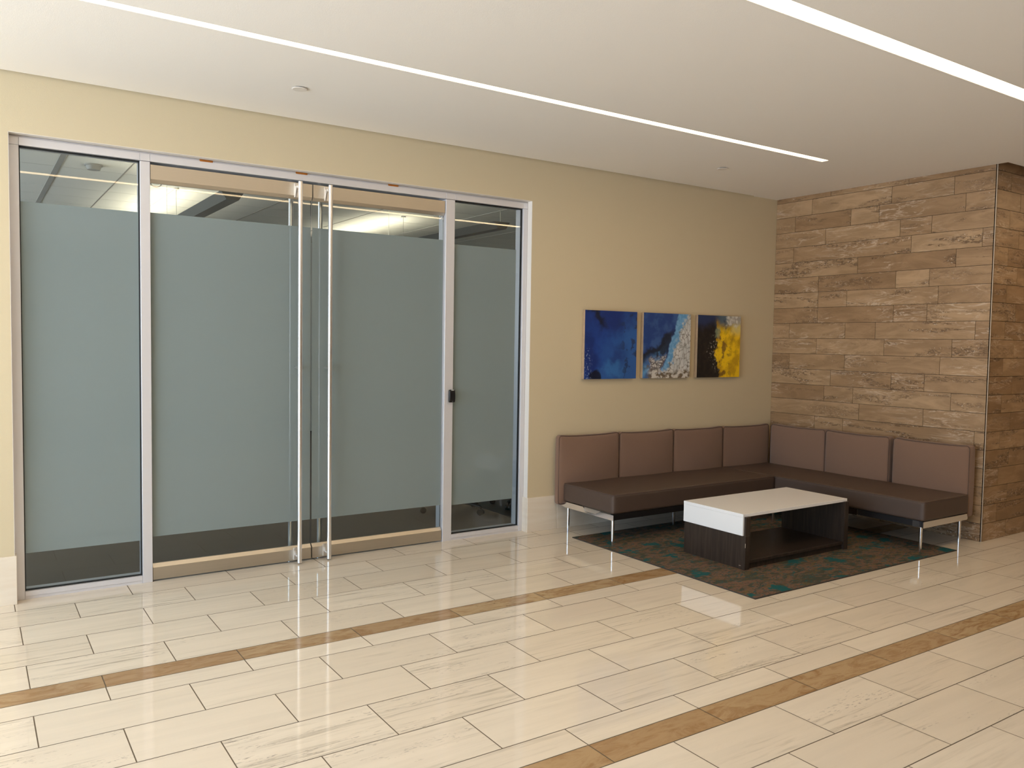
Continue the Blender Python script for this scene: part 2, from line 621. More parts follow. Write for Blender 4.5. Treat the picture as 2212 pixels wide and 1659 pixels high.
# ------------------------------------------------------------------ ceiling
S1A, S1B, S1E = -1.4091, -1.3417, 5.728
S2A, S2B, S2E = -3.1694, -3.0558, 10.5
SX = -3.8
b = MB()
zc0, zc1 = HC, HC + 0.10
b.box(XL, XR, YF, S2A, zc0, zc1)
b.box(XL, SX, S2A, S2B, zc0, zc1)
b.box(S2E, XR, S2A, S2B, zc0, zc1)
b.box(XL, XS, S2B, S1A, zc0, zc1)
b.box(XS, XR, S2B, YS - 0.075, zc0, zc1)
b.box(XL, SX, S1A, S1B, zc0, zc1)
b.box(S1E, XS, S1A, S1B, zc0, zc1)
b.box(XL, XS, S1B, -0.02, zc0, zc1)
b.box(6.52, XS, -0.02, 0.0, zc0, zc1)
b.box(XL, XR, YF, 0.2, HC + 0.30, HC + 0.34)
struct(b.build('ceiling', M['ceil']), 'smooth white plaster ceiling with two recessed light lines', 'ceiling')

def linear_light(name, ya, yb, xe, label):
    t = thing(name, (xe, (ya + yb) / 2, HC), label, 'ceiling light', 'recessed linear ceiling lights')
    MB().box(SX + 0.002, xe - 0.012, ya + 0.003, yb - 0.003, HC + 0.004, HC + 0.012).build('diffuser', M['strip'], t)
    h = MB()
    h.box(SX + 0.001, xe - 0.001, ya + 0.0005, ya + 0.003, HC + 0.0005, HC + 0.09)
    h.box(SX + 0.001, xe - 0.001, yb - 0.003, yb - 0.0005, HC + 0.0005, HC + 0.09)
    h.box(SX + 0.001, xe - 0.001, ya + 0.003, yb - 0.003, HC + 0.08, HC + 0.09)
    h.box(xe - 0.006, xe - 0.001, ya + 0.003, yb - 0.003, HC + 0.0005, HC + 0.08)
    h.build('housing', M['housing'], t)
    return t
linear_light('linear_ceiling_light', S1A, S1B, S1E, 'long white recessed light line nearer the glass doors, ending before the stone wall')
linear_light('linear_ceiling_light', S2A, S2B, S2E, 'wide recessed light line at the upper right, farther from the glass doors')

def sprinkler(x, y, label):
    t = thing('sprinkler_cover', (x, y, HC), label, 'sprinkler cover', 'round sprinkler covers on the ceiling')
    m = MB()
    m.cyl((x, y, HC - 0.010), (x, y, HC - 0.0065), 0.041, 0.046, 40)
    m.build('cover_plate', M['disc'], t)
    MB().cyl((x, y, HC - 0.0065), (x, y, HC), 0.030, 0.030, 28).build('collar', M['gasket'], t)
sprinkler(1.66, -0.697, 'round white ceiling sprinkler cover above the glass doors')
sprinkler(5.283, -0.704, 'round white ceiling sprinkler cover above the blue and yellow paintings')

# ------------------------------------------------------------------ walls
b = MB()
WT = 0.20
b.box(XL, X0, 0, WT, 0, HC + 0.30)
b.box(X1, XS + 0.3, 0, WT, 0, HC + 0.30)
b.box(X0, X1, 0, WT, ZT, HC + 0.30)
struct(b.build('wall_back', M['wall']), 'beige painted wall around the glass entrance', 'wall')

b = MB()                                              # painted white returns lining the opening
b.box(X1 - 0.003, X1 - 0.0002, 0.0005, YFR - 0.001, 0.285, ZT - 0.001)
b.box(X0 + 0.0002, X0 + 0.003, 0.0005, YFR - 0.001, 0.285, ZT - 0.001)
b.box(X0 + 0.004, X1 - 0.004, 0.0005, YFR - 0.001, ZT - 0.003, ZT - 0.0002)
struct(b.build('trim_4', M['reveal']), 'narrow off-white return lining the glass entrance opening', 'trim')

def baseboard(name, xs, xreturn, label):
    m = MB()
    for a, c in zip(xs[:-1], xs[1:]):
        m.box(a + 0.0008, c - 0.0008, -0.018, 0.0, 0.0, 0.285, 0.0015, seg=1)
    if xreturn is not None:
        m.box(*xreturn, 0.0, YFR - 0.001, 0.0, 0.2848)
    struct(m.build(name, M['lime']), label, 'baseboard')
baseboard('baseboard_left', [XL, -3.0, -1.4, X0 + 0.012], (X0 - 0.02 + 0.0205, X0 + 0.012), 'tall pale stone baseboard left of the glass entrance')
baseboard('baseboard_right', [X1 - 0.012, 4.135, 4.74, 5.35, 5.96, 6.57, XS - 0.012], (X1 - 0.012, X1 - 0.0005), 'tall pale stone baseboard between entrance and stone wall')

# --- stone cladding, tile by tile
zs = [0.0] + [-0.004 + 0.1506 * i for i in range(1, 21)] + [HC + 0.14, HC + 0.30]
J = {  # course index (from floor) -> joint positions along y on the inner face
    1: [-0.6, -1.25], 2: [-0.35, -0.9, -1.75], 3: [-0.7, -1.3, -1.9], 4: [-0.25, -0.95, -1.6], 5: [-0.55, -1.15, -1.85],
    6: [-0.527, -0.836, -2.05], 7: [-0.999, -1.612], 8: [-0.622, -0.931, -1.845], 9: [-0.686, -1.304, -1.610],
    10: [-0.209, -0.832, -1.739], 11: [-0.52, -1.225, -1.836], 12: [-0.20, -0.826, -1.134, -2.02], 13: [-0.52, -1.302, -1.608],
    14: [-0.52, -0.832, -1.70], 15: [-0.52, -1.312, -1.617], 16: [-0.932, -1.838], 17: [-0.221, -1.443, -2.046],
    18: [-0.58, -1.335, -1.62], 19: [-0.229, -0.845, -1.13, -1.9], 20: [-0.42, -1.245, -1.8], 21: [-0.623, -1.4], 22: [-0.9]}
JX = {c: ([7.265, 7.87, 8.48, 9.1, 10.0, 11.1] if c % 2 else [7.10, 7.70, 8.31, 8.92, 9.6, 10.5]) for c in range(1, 23)}
quads = []
rnd = random.Random(5)
g = 0.0018
def slab(p0, p1, depth_dir, tid):
    """tile front face plus thin side returns; p0,p1 opposite corners of the face"""
    (xa, ya, za), (xb, yb, zb) = p0, p1
    if xa == xb:
        f = [(xa, ya, za), (xa, yb, za), (xa, yb, zb), (xa, ya, zb)]
    else:
        f = [(xa, ya, za), (xb, ya, za), (xb, ya, zb), (xa, ya, zb)]
    bk = [tuple(c + d for c, d in zip(v, depth_dir)) for v in f]
    quads.append((f, 0, tid))
    for i in range(4):
        quads.append(([f[i], bk[i], bk[(i + 1) % 4], f[(i + 1) % 4]], 0, tid))
for c in range(1, 23):
    za, zb = zs[c - 1] + g, zs[c] - g
    pts = [0.0] + J[c] + [YS]
    for a, bb in zip(pts[:-1], pts[1:]):
        slab((XS, a - g, za), (XS, bb + (g if bb != YS else 0.0), zb), (0.012, 0, 0), (rnd.random(), rnd.random(), rnd.random()))
    pts = [XS] + JX[c] + [XR]
    for a, bb in zip(pts[:-1], pts[1:]):
        slab((a + (g if a != XS else 0.0), YS, za), (bb - g, YS, zb), (0, 0.012, 0), (rnd.random(), rnd.random(), rnd.random()))
e = 0.004
zt = HC + 0.30
quads.append(([(XS + e, 0.0, 0), (XS + e, YS + e, 0), (XS + e, YS + e, zt), (XS + e, 0.0, zt)], 1, (0, 0, 0)))
quads.append(([(XS + e, YS + e, 0), (XR, YS + e, 0), (XR, YS + e, zt), (XS + e, YS + e, zt)], 1, (0, 0, 0)))
struct(tiles_mesh('wall_right', [M['stone'], M['stone_joint']], quads, None),
       'brown travertine clad wall returning around a corner', 'wall')
b = MB()
b.box(XS - 0.0015, XS + 0.004, YS - 0.0015, YS + 0.004, 0.0, HC + 0.2)
struct(b.build('trim_2', simple('corner_bead', (0.62, 0.50, 0.38), 0.4)), 'thin metal edge strip on the stone corner', 'trim')

# --- the unseen rest of the lobby: glazed left end, plain far side and right end
b = MB()
WY0, WY1, WZ0, WZ1 = -6.6, -0.30, 0.02, 3.02
b.box(XL - 0.25, XL, YF, WY0, 0, HC + 0.3)
b.box(XL - 0.25, XL, WY1, WT, 0, HC + 0.3)
b.box(XL - 0.25, XL, WY0, WY1, 0, WZ0)
b.box(XL - 0.25, XL, WY0, WY1, WZ1, HC + 0.3)
struct(b.build('wall_left', M['wall']), 'beige wall around the tall lobby windows', 'wall')
b = MB()
nb = 6
for i in range(nb + 1):
    yy = WY0 + (WY1 - WY0) * i / nb
    b.box(XL - 0.14, XL - 0.06, yy - 0.03, yy + 0.03, WZ0, WZ1)
b.box(XL - 0.14, XL - 0.06, WY0, WY1, WZ0, WZ0 + 0.06)
b.box(XL - 0.14, XL - 0.06, WY0, WY1, WZ1 - 0.06, WZ1)
struct(b.build('window_3', M['alu']), 'tall lobby windows with silver mullions', 'window')
b = MB().box(XL, XR, YF - 0.2, YF, 0, HC + 0.3)
struct(b.build('wall_front', M['frontwall']), 'wall on the far side of the lobby', 'wall')
b = MB().box(XR, XR + 0.2, YF, YS, 0, HC + 0.3)
struct(b.build('wall_end', M['frontwall']), 'wall at the right end of the lobby', 'wall')

# ------------------------------------------------------------------ storefront frame
GA, GB, GC, GD = 0.2635, 0.9087, 3.1541, 3.7973       # sidelight glass edges
DA, DB = 0.9665, 3.0760                               # door opening
DM = 2.0205
ZG, ZSILL = 2.660, 0.0474
FB = 0.175
b = MB()
def fr(*a):
    b.box(*a, 0.0015, seg=1)
g2 = 0.0006
fr(X0 + 0.003, GA, YFR, FB, 0.0, ZG + 0.001)          # left jamb
fr(GB, DA, YFR, FB, 0.0, ZG - 0.001)                  # left mullion
fr(DB, GC, YFR, FB, 0.0, ZG - 0.001)                  # right mullion
fr(GD, X1 - 0.003, YFR, FB, 0.0, ZG + 0.001)          # right jamb
for xa, xb in ((X0 + 0.003, GA), (GA, GB), (GB, DA), (DA, DB), (DB, GC), (GC, GD), (GD, X1 - 0.003)):
    b.box(xa + g2, xb - g2, YFR, FB, ZG + 0.002, ZT - 0.012, 0.001, seg=1)
b.box(X0 + 0.003, X1 - 0.003, YFR + 0.006, FB, ZT - 0.013, ZT - 0.0031)
for xa, xb in ((GA, GB), (GC, GD)):
    b.box(xa + 0.001, xb - 0.001, YFR, FB, 0.018, ZSILL, 0.001, seg=1)
    b.box(xa + 0.001, xb - 0.001, YFR + 0.004, FB, 0.0, 0.018)
tr = b.build('trim_1', M['alu'])
struct(tr, 'silver aluminium frame of the glass entrance', 'frame')
for x in (1.305, 1.938, 2.631):
    m = MB().box(x - 0.042, x + 0.042, YFR - 0.0015, YFR + 0.0065, ZT - 0.018, ZT - 0.0035, 0.004)
    tag(m.build('rust_mark', M['rust'], tr), 'orange rust stain')

def glass_leaf(parent, xa, xb, y, za, zb, fa, fb, zfa=0.278, zfb=2.347):
    MB().box(xa, xb, y, y + 0.010, za, zb).build('glass', M['glass'], parent)
    MB().box(fa, fb, y - 0.0012, y - 0.0004, zfa, zfb).build('frosted_film', M['film'], parent)

def gasket(parent, xa, xb, y, za, zb, w=0.006):
    m = MB()
    m.box(xa, xa + w, y, y + 0.02, za, zb)
    m.box(xb - w, xb, y, y + 0.02, za, zb)
    m.box(xa, xb, y, y + 0.02, za, za + w)
    m.box(xa, xb, y, y + 0.02, zb - w, zb)
    m.build('gasket', M['gasket'], parent)

w1 = thing('window_1', ((GA + GB) / 2, 0.09, ZSILL), 'frosted glass sidelight left of the double doors', 'window', None, 'structure')
glass_leaf(w1, GA + 0.001, GB - 0.001, 0.084, ZSILL, ZG, GA + 0.004, GB - 0.008, 0.272, 2.344)
gasket(w1, GA, GB, 0.080, ZSILL, ZG)
w2 = thing('window_2', ((GC + GD) / 2, 0.09, ZSILL), 'frosted glass sidelight right of the double doors', 'window', None, 'structure')
glass_leaf(w2, GC + 0.001, GD - 0.001, 0.084, ZSILL, ZG, GC + 0.004, GD - 0.055, 0.277, 2.324)
gasket(w2, GC, GD, 0.080, ZSILL, ZG)

def door(name, xa, xb, hx, pin, label):
    d = thing(name, ((xa + xb) / 2, 0.10, 0), label, 'door', None, 'structure')
    yg = 0.092
    glass_leaf(d, xa + 0.002, xb - 0.002, yg, 0.09, 2.555, xa + 0.002, xb - 0.002, 0.286, 2.350)
    yf, yb = 0.070, 0.124
    MB().prism([(yf, 2.556), (yf + 0.020, 2.535), (yb - 0.020, 2.535), (yb, 2.556), (yb, 2.645), (yf, 2.645)], 'x', xa, xb).build('top_rail', M['rail'], d)
    MB().prism([(yf, 0.010), (yb, 0.010), (yb, 0.089), (yb - 0.020, 0.112), (yf + 0.020, 0.112), (yf, 0.089)], 'x', xa, xb).build('bottom_rail', M['rail'], d)
    # curled stay under the hinge end of the top rail
    c = xa + 0.040 if pin < 0 else xb - 0.040
    MB().tube([(c + 0.030 * math.cos(a), yg + 0.024, 2.537 - 0.020 * math.sin(a)) for a in [math.pi * i / 14 for i in range(15)]], 0.0035, 8).build('hinge_stay', M['steel'], d)
    for yy, sgn, lab in ((0.0, 1, 'outer handle'), (0.200, -1, 'inner handle')):
        h = MB()
        h.cyl((hx, yy, 0.010), (hx, yy, 2.641), 0.0155, n=28)
        h.cyl((hx, yy, 2.641), (hx, yy, 2.644), 0.0155, 0.0125, n=28)
        ho = h.build('handle', M['steel'], d)
        rf = yf if sgn > 0 else yb
        for z0, z1, zc in ((2.540, 2.640, 2.607), (0.016, 0.104, 0.048)):
            k = MB()
            k.box(hx - 0.022, hx + 0.010, min(rf, rf - sgn * 0.010), max(rf, rf - sgn * 0.010), z0, z1, 0.003)
            k.cyl((hx, yy + sgn * 0.004, zc), (hx, rf - sgn * 0.006, zc), 0.010, n=18)
            k.prism([(rf - sgn * 0.010, zc + 0.012), (rf - sgn * 0.010, zc + (0.034 if zc < 1 else -0.062)), (yy + sgn * 0.030, zc + 0.010)], 'x', hx - 0.016, hx - 0.006)
            k.build('bracket', M['steel'], ho)
        k = MB().cyl((hx, yy + sgn * 0.004, 1.369), (hx, (yg if sgn > 0 else yg + 0.010), 1.369), 0.0095, n=18)
        k.build('bracket', M['steel'], ho)
    return d
door('door_1', DA + 0.004, DM - 0.004, 1.909, -1, 'left leaf of the frosted glass double doors, full height steel pull handle')
door('door_2', DM + 0.004, DB - 0.004, 2.124, 1, 'right leaf of the frosted glass double doors, beside the card reader')

# card reader on the right mullion
cr_ = thing('card_reader', (3.1385, YFR, 1.094), 'small black card reader on the frame post right of the doors', 'card reader')
MB().rbox(3.112, 3.165, 0.034, YFR, 1.094, 1.194, 0.008, 10, lambda p: Vector((0, 0.006 * p.z * p.z if p.y < 0 else 0, 0))).build('body', M['plastic'], cr_)
MB().box(3.130, 3.152, 0.0355, 0.044, 1.1885, 1.1925, 0.001).build('indicator_bar', M['ledbar'], cr_)
MB().box(3.134, 3.146, 0.0380, 0.0405, 1.102, 1.107).build('logo_mark', M['mark'], cr_)

# ------------------------------------------------------------------ paintings
def fb(x, y, s, o=5):
    return noise.fractal(Vector((x, y, s)), 1.0, 2.0, o)          # about -1..1
def sm(a, b, v):
    t = max(0.0, min(1.0, (v - a) / (b - a)))
    return t * t * (3 - 2 * t)
def mixc(a, b, t):
    return tuple(a[i] + (b[i] - a[i]) * t for i in range(3))

def crackle(x, y, s):
    d = noise.voronoi(Vector((x, y, s)))[0]
    return d[1] - d[0]

def art_blue(u, v):
    n = fb(u * 3, v * 3, 1.3)
    n2 = fb(u * 8, v * 8, 4.7)
    c = mixc((0.012, 0.035, 0.19), (0.016, 0.06, 0.30), sm(-0.4, 0.5, n))
    c = mixc(c, (0.035, 0.13, 0.40), 0.8 * sm(0.35, 0.9, u * 0.75 + (1 - v) * 0.35 + n * 0.25) * sm(0.0, 0.3, 1.15 - v))
    d = abs((u - 0.21) - (0.97 - v) * 0.75 + 0.08 * n2) / 0.09          # dark smear, upper left
    c = mixc(c, (0.010, 0.014, 0.03), 0.92 * sm(1.3, 0.3, d) * sm(0.70, 0.85, v + 0.06 * n2))
    d = math.hypot((u - 0.20) / 0.13, (v - 0.03) / 0.09) + 0.4 * n2
    c = mixc(c, (0.008, 0.010, 0.025), 0.95 * sm(1.2, 0.7, d))
    d = math.hypot((u - 0.58) / 0.22, (v - 0.13) / 0.13) + 0.5 * n2
    c = mixc(c, (0.045, 0.19, 0.50), 0.7 * sm(1.3, 0.4, d))
    c = mixc(c, (0.020, 0.035, 0.09), 0.8 * sm(0.12, 0.3, fb(u * 7, v * 7, 9.1) - 0.1) * sm(0.55, 0.85, u))
    if u < 0.17 and v < 0.45:
        c = mixc(c, (0.35, 0.45, 0.65), 0.6 * sm(0.25, 0.5, fb(u * 38, v * 38, 2.2, 3)) * sm(0.17, 0.05, u))
    return c

def art_diag(u, v):
    n = fb(u * 5, v * 5, 11.0)
    n2 = fb(u * 16, v * 16, 3.0)
    e = 0.76 - 0.42 * (1 - v) ** 0.9                    # light edge runs from top right to bottom left
    d = u - e + 0.05 * n + 0.015 * n2
    c = mixc((0.020, 0.058, 0.23), (0.045, 0.110, 0.32), sm(-0.3, 0.5, n))
    # dark ragged band, from mid height at the edge down to the left border
    m = v - (0.27 + 0.72 * u) + 0.09 * n + 0.03 * n2
    dk = sm(-0.17, -0.09, m) * sm(0.11, 0.03, m) * sm(0.04, -0.03, d) * sm(0.80, 0.66, v)
    c = mixc(c, (0.013, 0.019, 0.034), 0.95 * dk)
    # lower left: blue and brown breaking up
    low = sm(0.02, -0.12, m + 0.02) * sm(0.02, -0.03, d)
    bl = mixc((0.05, 0.15, 0.40), (0.13, 0.33, 0.60), sm(-0.3, 0.4, n))
    bl = mixc(bl, (0.16, 0.12, 0.09), sm(0.06, 0.20, u + 0.12 * n2) * 0.9 * sm(0.34, 0.24, v + 0.10 * n))
    cc = crackle(u * 20 + n2, v * 18, 6.0)
    bl = mixc(bl, (0.64, 0.62, 0.60), sm(0.14, 0.30, cc) * sm(0.10, 0.20, u) * sm(0.36, 0.22, v + 0.1 * n))
    bl = mixc(bl, (0.016, 0.022, 0.036), 0.9 * sm(0.30, 0.40, v + 0.08 * n2) * sm(0.2, 0.3, u))
    c = mixc(c, bl, low)
    c = mixc(c, mixc((0.13, 0.34, 0.62), (0.20, 0.44, 0.72), sm(-0.3, 0.3, n2)), sm(0.0, 0.03, d))
    w = sm(0.12, 0.19, d + 0.05 * n2)
    if v > 0.62:
        w *= sm(0.74, 0.88, u + (0.95 - v) * 0.55)
    cr = crackle(u * 17 + 0.4 * n, v * 11 + 0.4 * n2, 1.0)
    wc = mixc((0.58, 0.60, 0.60), (0.72, 0.72, 0.71), sm(-0.3, 0.4, n))
    wc = mixc(mixc((0.15, 0.13, 0.11), wc, 0.05 + 0.4 * sm(0.3, -0.3, n)), wc, sm(0.02, 0.15, cr + 0.03 * n2))
    c = mixc(c, wc, w)
    bt = sm(0.17, 0.05, v + 0.07 * n2) * sm(0.05, 0.2, u)
    c = mixc(c, mixc((0.16, 0.12, 0.08), (0.68, 0.65, 0.60), sm(-0.15, 0.22, fb(u * 11, v * 14, 8.0))), bt)
    return c

def art_yellow(u, v):
    n = fb(u * 4, v * 4, 21.0)
    n2 = fb(u * 14, v * 14, 5.0)
    n3 = fb(u * 30, v * 30, 2.0, 3)
    c = mixc((0.009, 0.008, 0.009), (0.020, 0.015, 0.012), sm(-0.3, 0.5, n2))
    c = mixc(c, (0.020, 0.042, 0.13), 0.85 * sm(0.74, 0.95, v + 0.10 * n))
    c = mixc(c, (0.11, 0.17, 0.21), 0.8 * sm(0.72, 0.9, v + 0.14 * n2) * sm(0.34, 0.58, u))
    e = 0.45 + 0.09 * math.sin(v * 10.5 + 0.6) * sm(0.95, 0.2, v) + 0.07 * n + 0.04 * n2
    yl = sm(e - 0.012, e + 0.02, u) * sm(0.92, 0.72, v + 0.12 * n)
    yc = mixc((0.62, 0.36, 0.008), (0.98, 0.64, 0.012), sm(-0.4, 0.25, n))
    yc = mixc(yc, (0.22, 0.11, 0.02), 0.85 * sm(0.12, 0.36, fb(u * 9, v * 9, 31.0)) * sm(0.92, 0.6, u))
    yc = mixc(yc, (0.20, 0.11, 0.02), 0.75 * sm(0.05, 0.0, abs(fb(u * 5, v * 5, 44.0))) * sm(-0.1, 0.3, n2))
    c = mixc(c, yc, yl)
    c = mixc(c, (0.80, 0.66, 0.22), 0.85 * sm(0.64, 0.80, v + 0.05 * n) * sm(0.70, 0.84, u + 0.05 * n))
    gw = sm(0.62, 0.76, u + 0.10 * n2) * sm(0.80, 0.90, v + 0.05 * n2)
    c = mixc(c, mixc((0.40, 0.38, 0.34), (0.70, 0.69, 0.64), sm(-0.3, 0.35, n2)), gw)
    c = mixc(c, (0.30, 0.36, 0.22), 0.7 * sm(0.07, 0.03, abs(u - 0.46 + 0.03 * n2)) * sm(0.62, 0.68, v) * sm(0.84, 0.76, v))
    c = mixc(c, (0.55, 0.50, 0.42), 0.7 * sm(0.38, 0.52, n3) * sm(0.16, 0.04, abs(u - e + 0.06)) * sm(0.05, 0.2, v) * sm(0.75, 0.6, v))
    return c

def painting(x, fn, label):
    s, dpt = 0.592, 0.040
    z0 = 1.264
    t = thing('canvas_picture', (x + s / 2, -0.002, z0), label, 'painting', 'square abstract canvases above the sofa')
    m = MB()
    m.box(x, x + s, -dpt + 0.0012, -0.002, z0, z0 + s, 0.002, seg=1)
    m.build('stretcher', M['canvas'], t)
    n = 150
    me = bpy.data.meshes.new('painted_face')
    vs = [(x + s * i / n, -dpt, z0 + s * j / n) for j in range(n + 1) for i in range(n + 1)]
    fs = [(j * (n + 1) + i, j * (n + 1) + i + 1, (j + 1) * (n + 1) + i + 1, (j + 1) * (n + 1) + i) for j in range(n) for i in range(n)]
    nv = len(vs)
    # turn the rim back so the face has real depth
    rim = [i for i in range(n + 1)] + [j * (n + 1) + n for j in range(1, n + 1)] + [n * (n + 1) + i for i in range(n - 1, -1, -1)] + [j * (n + 1) for j in range(n - 1, 0, -1)]
    vs += [(vs[i][0], -dpt + 0.0011, vs[i][2]) for i in rim]
    k = len(rim)
    fs += [(rim[i], nv + i, nv + (i + 1) % k, rim[(i + 1) % k]) for i in range(k)]
    me.from_pydata(vs, [], fs)
    at = me.color_attributes.new('paint', 'FLOAT_COLOR', 'POINT')
    cols = [fn(i / n, j / n) for j in range(n + 1) for i in range(n + 1)]
    cols += [cols[i] for i in rim]
    for i, c in enumerate(cols):
        at.data[i].color = (*[max(0.0, v) for v in c], 1)
    me.materials.append(M['art'])
    o = bpy.data.objects.new('painted_face', me)
    COL.objects.link(o)
    o.parent = t
    me.transform(Matrix.Translation(-t.location))
painting(4.380, art_blue, 'square abstract canvas, deep blue all over, leftmost of the three')
painting(5.052, art_diag, 'square abstract canvas, blue above a diagonal of white crackle, middle of the three')
painting(5.741, art_yellow, 'square abstract canvas, black and bright yellow, nearest the stone wall')

# ------------------------------------------------------------------ rug
RX0, RX1, RY0, RY1 = 4.043, 6.398, -2.194, -0.350
rg = thing('area_rug', ((RX0 + RX1) / 2, (RY0 + RY1) / 2, 0), 'flat brown and teal patterned rug under the coffee table', 'rug')
MB().box(RX0 + 0.006, RX1 - 0.006, RY0 + 0.006, RY1 - 0.006, 0.0, 0.0075, 0.002, seg=1).build('pile', M['rug'], rg)
m = MB()
for a in ((RX0, RX1, RY0, RY0 + 0.006), (RX0, RX1, RY1 - 0.006, RY1), (RX0, RX0 + 0.006, RY0 + 0.006, RY1 - 0.006), (RX1 - 0.006, RX1, RY0 + 0.006, RY1 - 0.006)):
    m.box(*a, 0.0, 0.0068)
m.build('binding', M['rug_edge'], rg)
ZR = 0.0075

# ------------------------------------------------------------------ sectional sofa
sofa = thing('sectional_sofa', (5.5, -0.5, 0), 'L-shaped brown sofa with taupe back cushions and chrome legs, in the corner', 'sofa')
SF = 6.052                                # front plane of the right bench
def seat_warp(p):
    w = Vector((0, 0, 0))
    if p.z > 0:
        w.z += 0.006 * (1 - abs(p.x) ** 3) * (1 - abs(p.y) ** 3)
    return w
def seat(x0, x1, y0, y1, ends):
    s = MB().rbox(x0, x1, y0, y1, 0.247, 0.402, 0.022, 26, seat_warp).build('seat', M['seat'], sofa)
    e = 0.0055
    pts = []
    r = 0.022
    xa, xb, ya, yb = x0 + e, x1 - e, y0 + e, y1 - e
    for cx_, cy_, a0 in ((xb - r, yb - r, 0), (xa + r, yb - r, 90), (xa + r, ya + r, 180), (xb - r, ya + r, 270)):
        for k in range(6):
            a = math.radians(a0 + 18 * k)
            pts.append((cx_ + r * math.cos(a), cy_ + r * math.sin(a), 0.397))
    MB().tube(pts, 0.0032, 6, True).build('piping', M['pipe'], s)
seat(4.135, SF - 0.003, -0.737, -0.092, 1)
seat(SF, 6.705, -2.118, -0.095, 1)

def cushion(x0, x1, y0, y1, z0, z1, axis, seed):
    """axis: 'y' faces -y, 'x' faces -x"""
    rr = random.Random(seed)
    bul = 0.040 + 0.010 * rr.random()
    ear = 0.012
    def warp(p):
        a = p.x if axis == 'y' else p.y
        d = p.y if axis == 'y' else p.x
        a, zz = max(-1, min(1, a)), max(-1, min(1, p.z))
        f = (1 - abs(a) ** 2.2) * (1 - abs(zz + 0.05) ** 2.2 if abs(zz + 0.05) < 1 else 0)
        front = max(0.0, min(1.0, (-d + 1) / 2))
        w = Vector((0, 0, 0))
        k = -bul * f * front
        if axis == 'y': w.y += k
        else: w.x += k
        if zz > 0: w.z += ear * (abs(a) ** 3 - 0.5) * zz
        s = 0.010 * (1 - abs(zz) ** 2) * (-1 if a > 0 else 1) * abs(a) ** 3
        if axis == 'y': w.x -= s * 0.4
        else: w.y -= s * 0.4
        return w
    c = MB().rbox(x0, x1, y0, y1, z0, z1, 0.028, 22, warp).build('back_cushion', M['back'], sofa)
    # welt around the front face
    pts = []
    r = 0.03
    n = 14
    if axis == 'y':
        A0, A1, fr_ = x0 + 0.004, x1 - 0.004, y0 + 0.008
    else:
        A0, A1, fr_ = y0 + 0.004, y1 - 0.004, x0 + 0.008
    B0, B1 = z0 + 0.004, z1 - 0.004
    path = []
    for ca, cb, a0 in ((A1 - r, B1 - r, 0), (A0 + r, B1 - r, 90), (A0 + r, B0 + r, 180), (A1 - r, B0 + r, 270)):
        for k in range(5):
            a = math.radians(a0 + 22.5 * k)
            path.append((ca + r * math.cos(a), cb + r * math.sin(a)))
    full = []
    for i in range(len(path)):
        p, q_ = path[i], path[(i + 1) % len(path)]
        L = math.hypot(q_[0] - p[0], q_[1] - p[1])
        m_ = max(1, int(L / 0.05))
        for k in range(m_):
            full.append((p[0] + (q_[0] - p[0]) * k / m_, p[1] + (q_[1] - p[1]) * k / m_))
    ca, ha = (A0 + A1) / 2, (A1 - A0) / 2
    cz, hz = (z0 + z1) / 2, (z1 - z0) / 2
    for a, zz in full:
        pa, pz = (a - ca) / ha, (zz - cz) / hz
        dz = ear * (abs(pa) ** 3 - 0.5) * pz if pz > 0 else 0
        pts.append((a, fr_, zz + dz) if axis == 'y' else (fr_, a, zz + dz))
    MB().tube(pts, 0.0030, 6, True).build('piping', M['pipe'], c)
LX = [4.090, 4.757, 5.417, 6.079, 6.757]
for i in range(4):
    cushion(LX[i] + 0.002, LX[i + 1] - 0.003, -0.090, -0.022, 0.213, 0.797 - 0.004 * i, 'y', i)
RY = [(-0.128, -0.758), (-0.763, -1.402), (-1.438, -2.098)]
for i, (ya, yb) in enumerate(RY):
    cushion(6.716, 6.822, yb, ya, 0.205, 0.790, 'x', 10 + i)

# frames and legs
m = MB()
m.box(4.150, 6.00, -0.722, -0.690, 0.200, 0.247)
m.box(4.150, 6.66, -0.150, -0.120, 0.200, 0.247)
m.box(5.075, 5.108, -0.690, -0.150, 0.200, 0.247)
m.build('seat_frame', M['black'], sofa)
m = MB()
m.box(SF + 0.020, SF + 0.050, -2.096, -0.150, 0.200, 0.247)
m.box(6.645, 6.675, -2.096, -0.155, 0.200, 0.247)
m.box(SF + 0.050, 6.645, -1.12, -1.09, 0.200, 0.247)
m.build('seat_frame', M['black'], sofa)
# chrome end plates (the left one has a stepped top edge)
m = MB()
m.prism([(-0.735, 0.200), (-0.090, 0.200), (-0.075, 0.214), (-0.088, 0.246), (-0.355, 0.246), (-0.368, 0.240), (-0.372, 0.222), (-0.385, 0.214), (-0.52, 0.214), (-0.545, 0.230), (-0.575, 0.243), (-0.735, 0.243)], 'x', 4.140, 4.150)
m.build('end_plate', M['chrome'], sofa)
m = MB()
m.prism([(-0.372, 0.2145), (-0.40, 0.2145), (-0.52, 0.2145), (-0.545, 0.2305), (-0.575, 0.246), (-0.372, 0.246)], 'x', 4.143, 4.149)
m.build('side_plate', M['steel'], sofa)
m = MB()
m.prism([(6.056, 0.198), (6.690, 0.198), (6.703, 0.208), (6.690, 0.246), (6.056, 0.246)], 'y', -2.112, -2.104)
m.build('end_plate', M['chrome'], sofa)
m = MB()
m.box(SF + 0.012, SF + 0.020, -1.545, -1.455, 0.196, 0.246)
m.build('joining_plate', M['chrome'], sofa)
m = MB()
m.box(SF + 0.012, SF + 0.020, -2.075, -2.020, 0.198, 0.246)
m.build('joining_plate', M['chrome'], sofa)
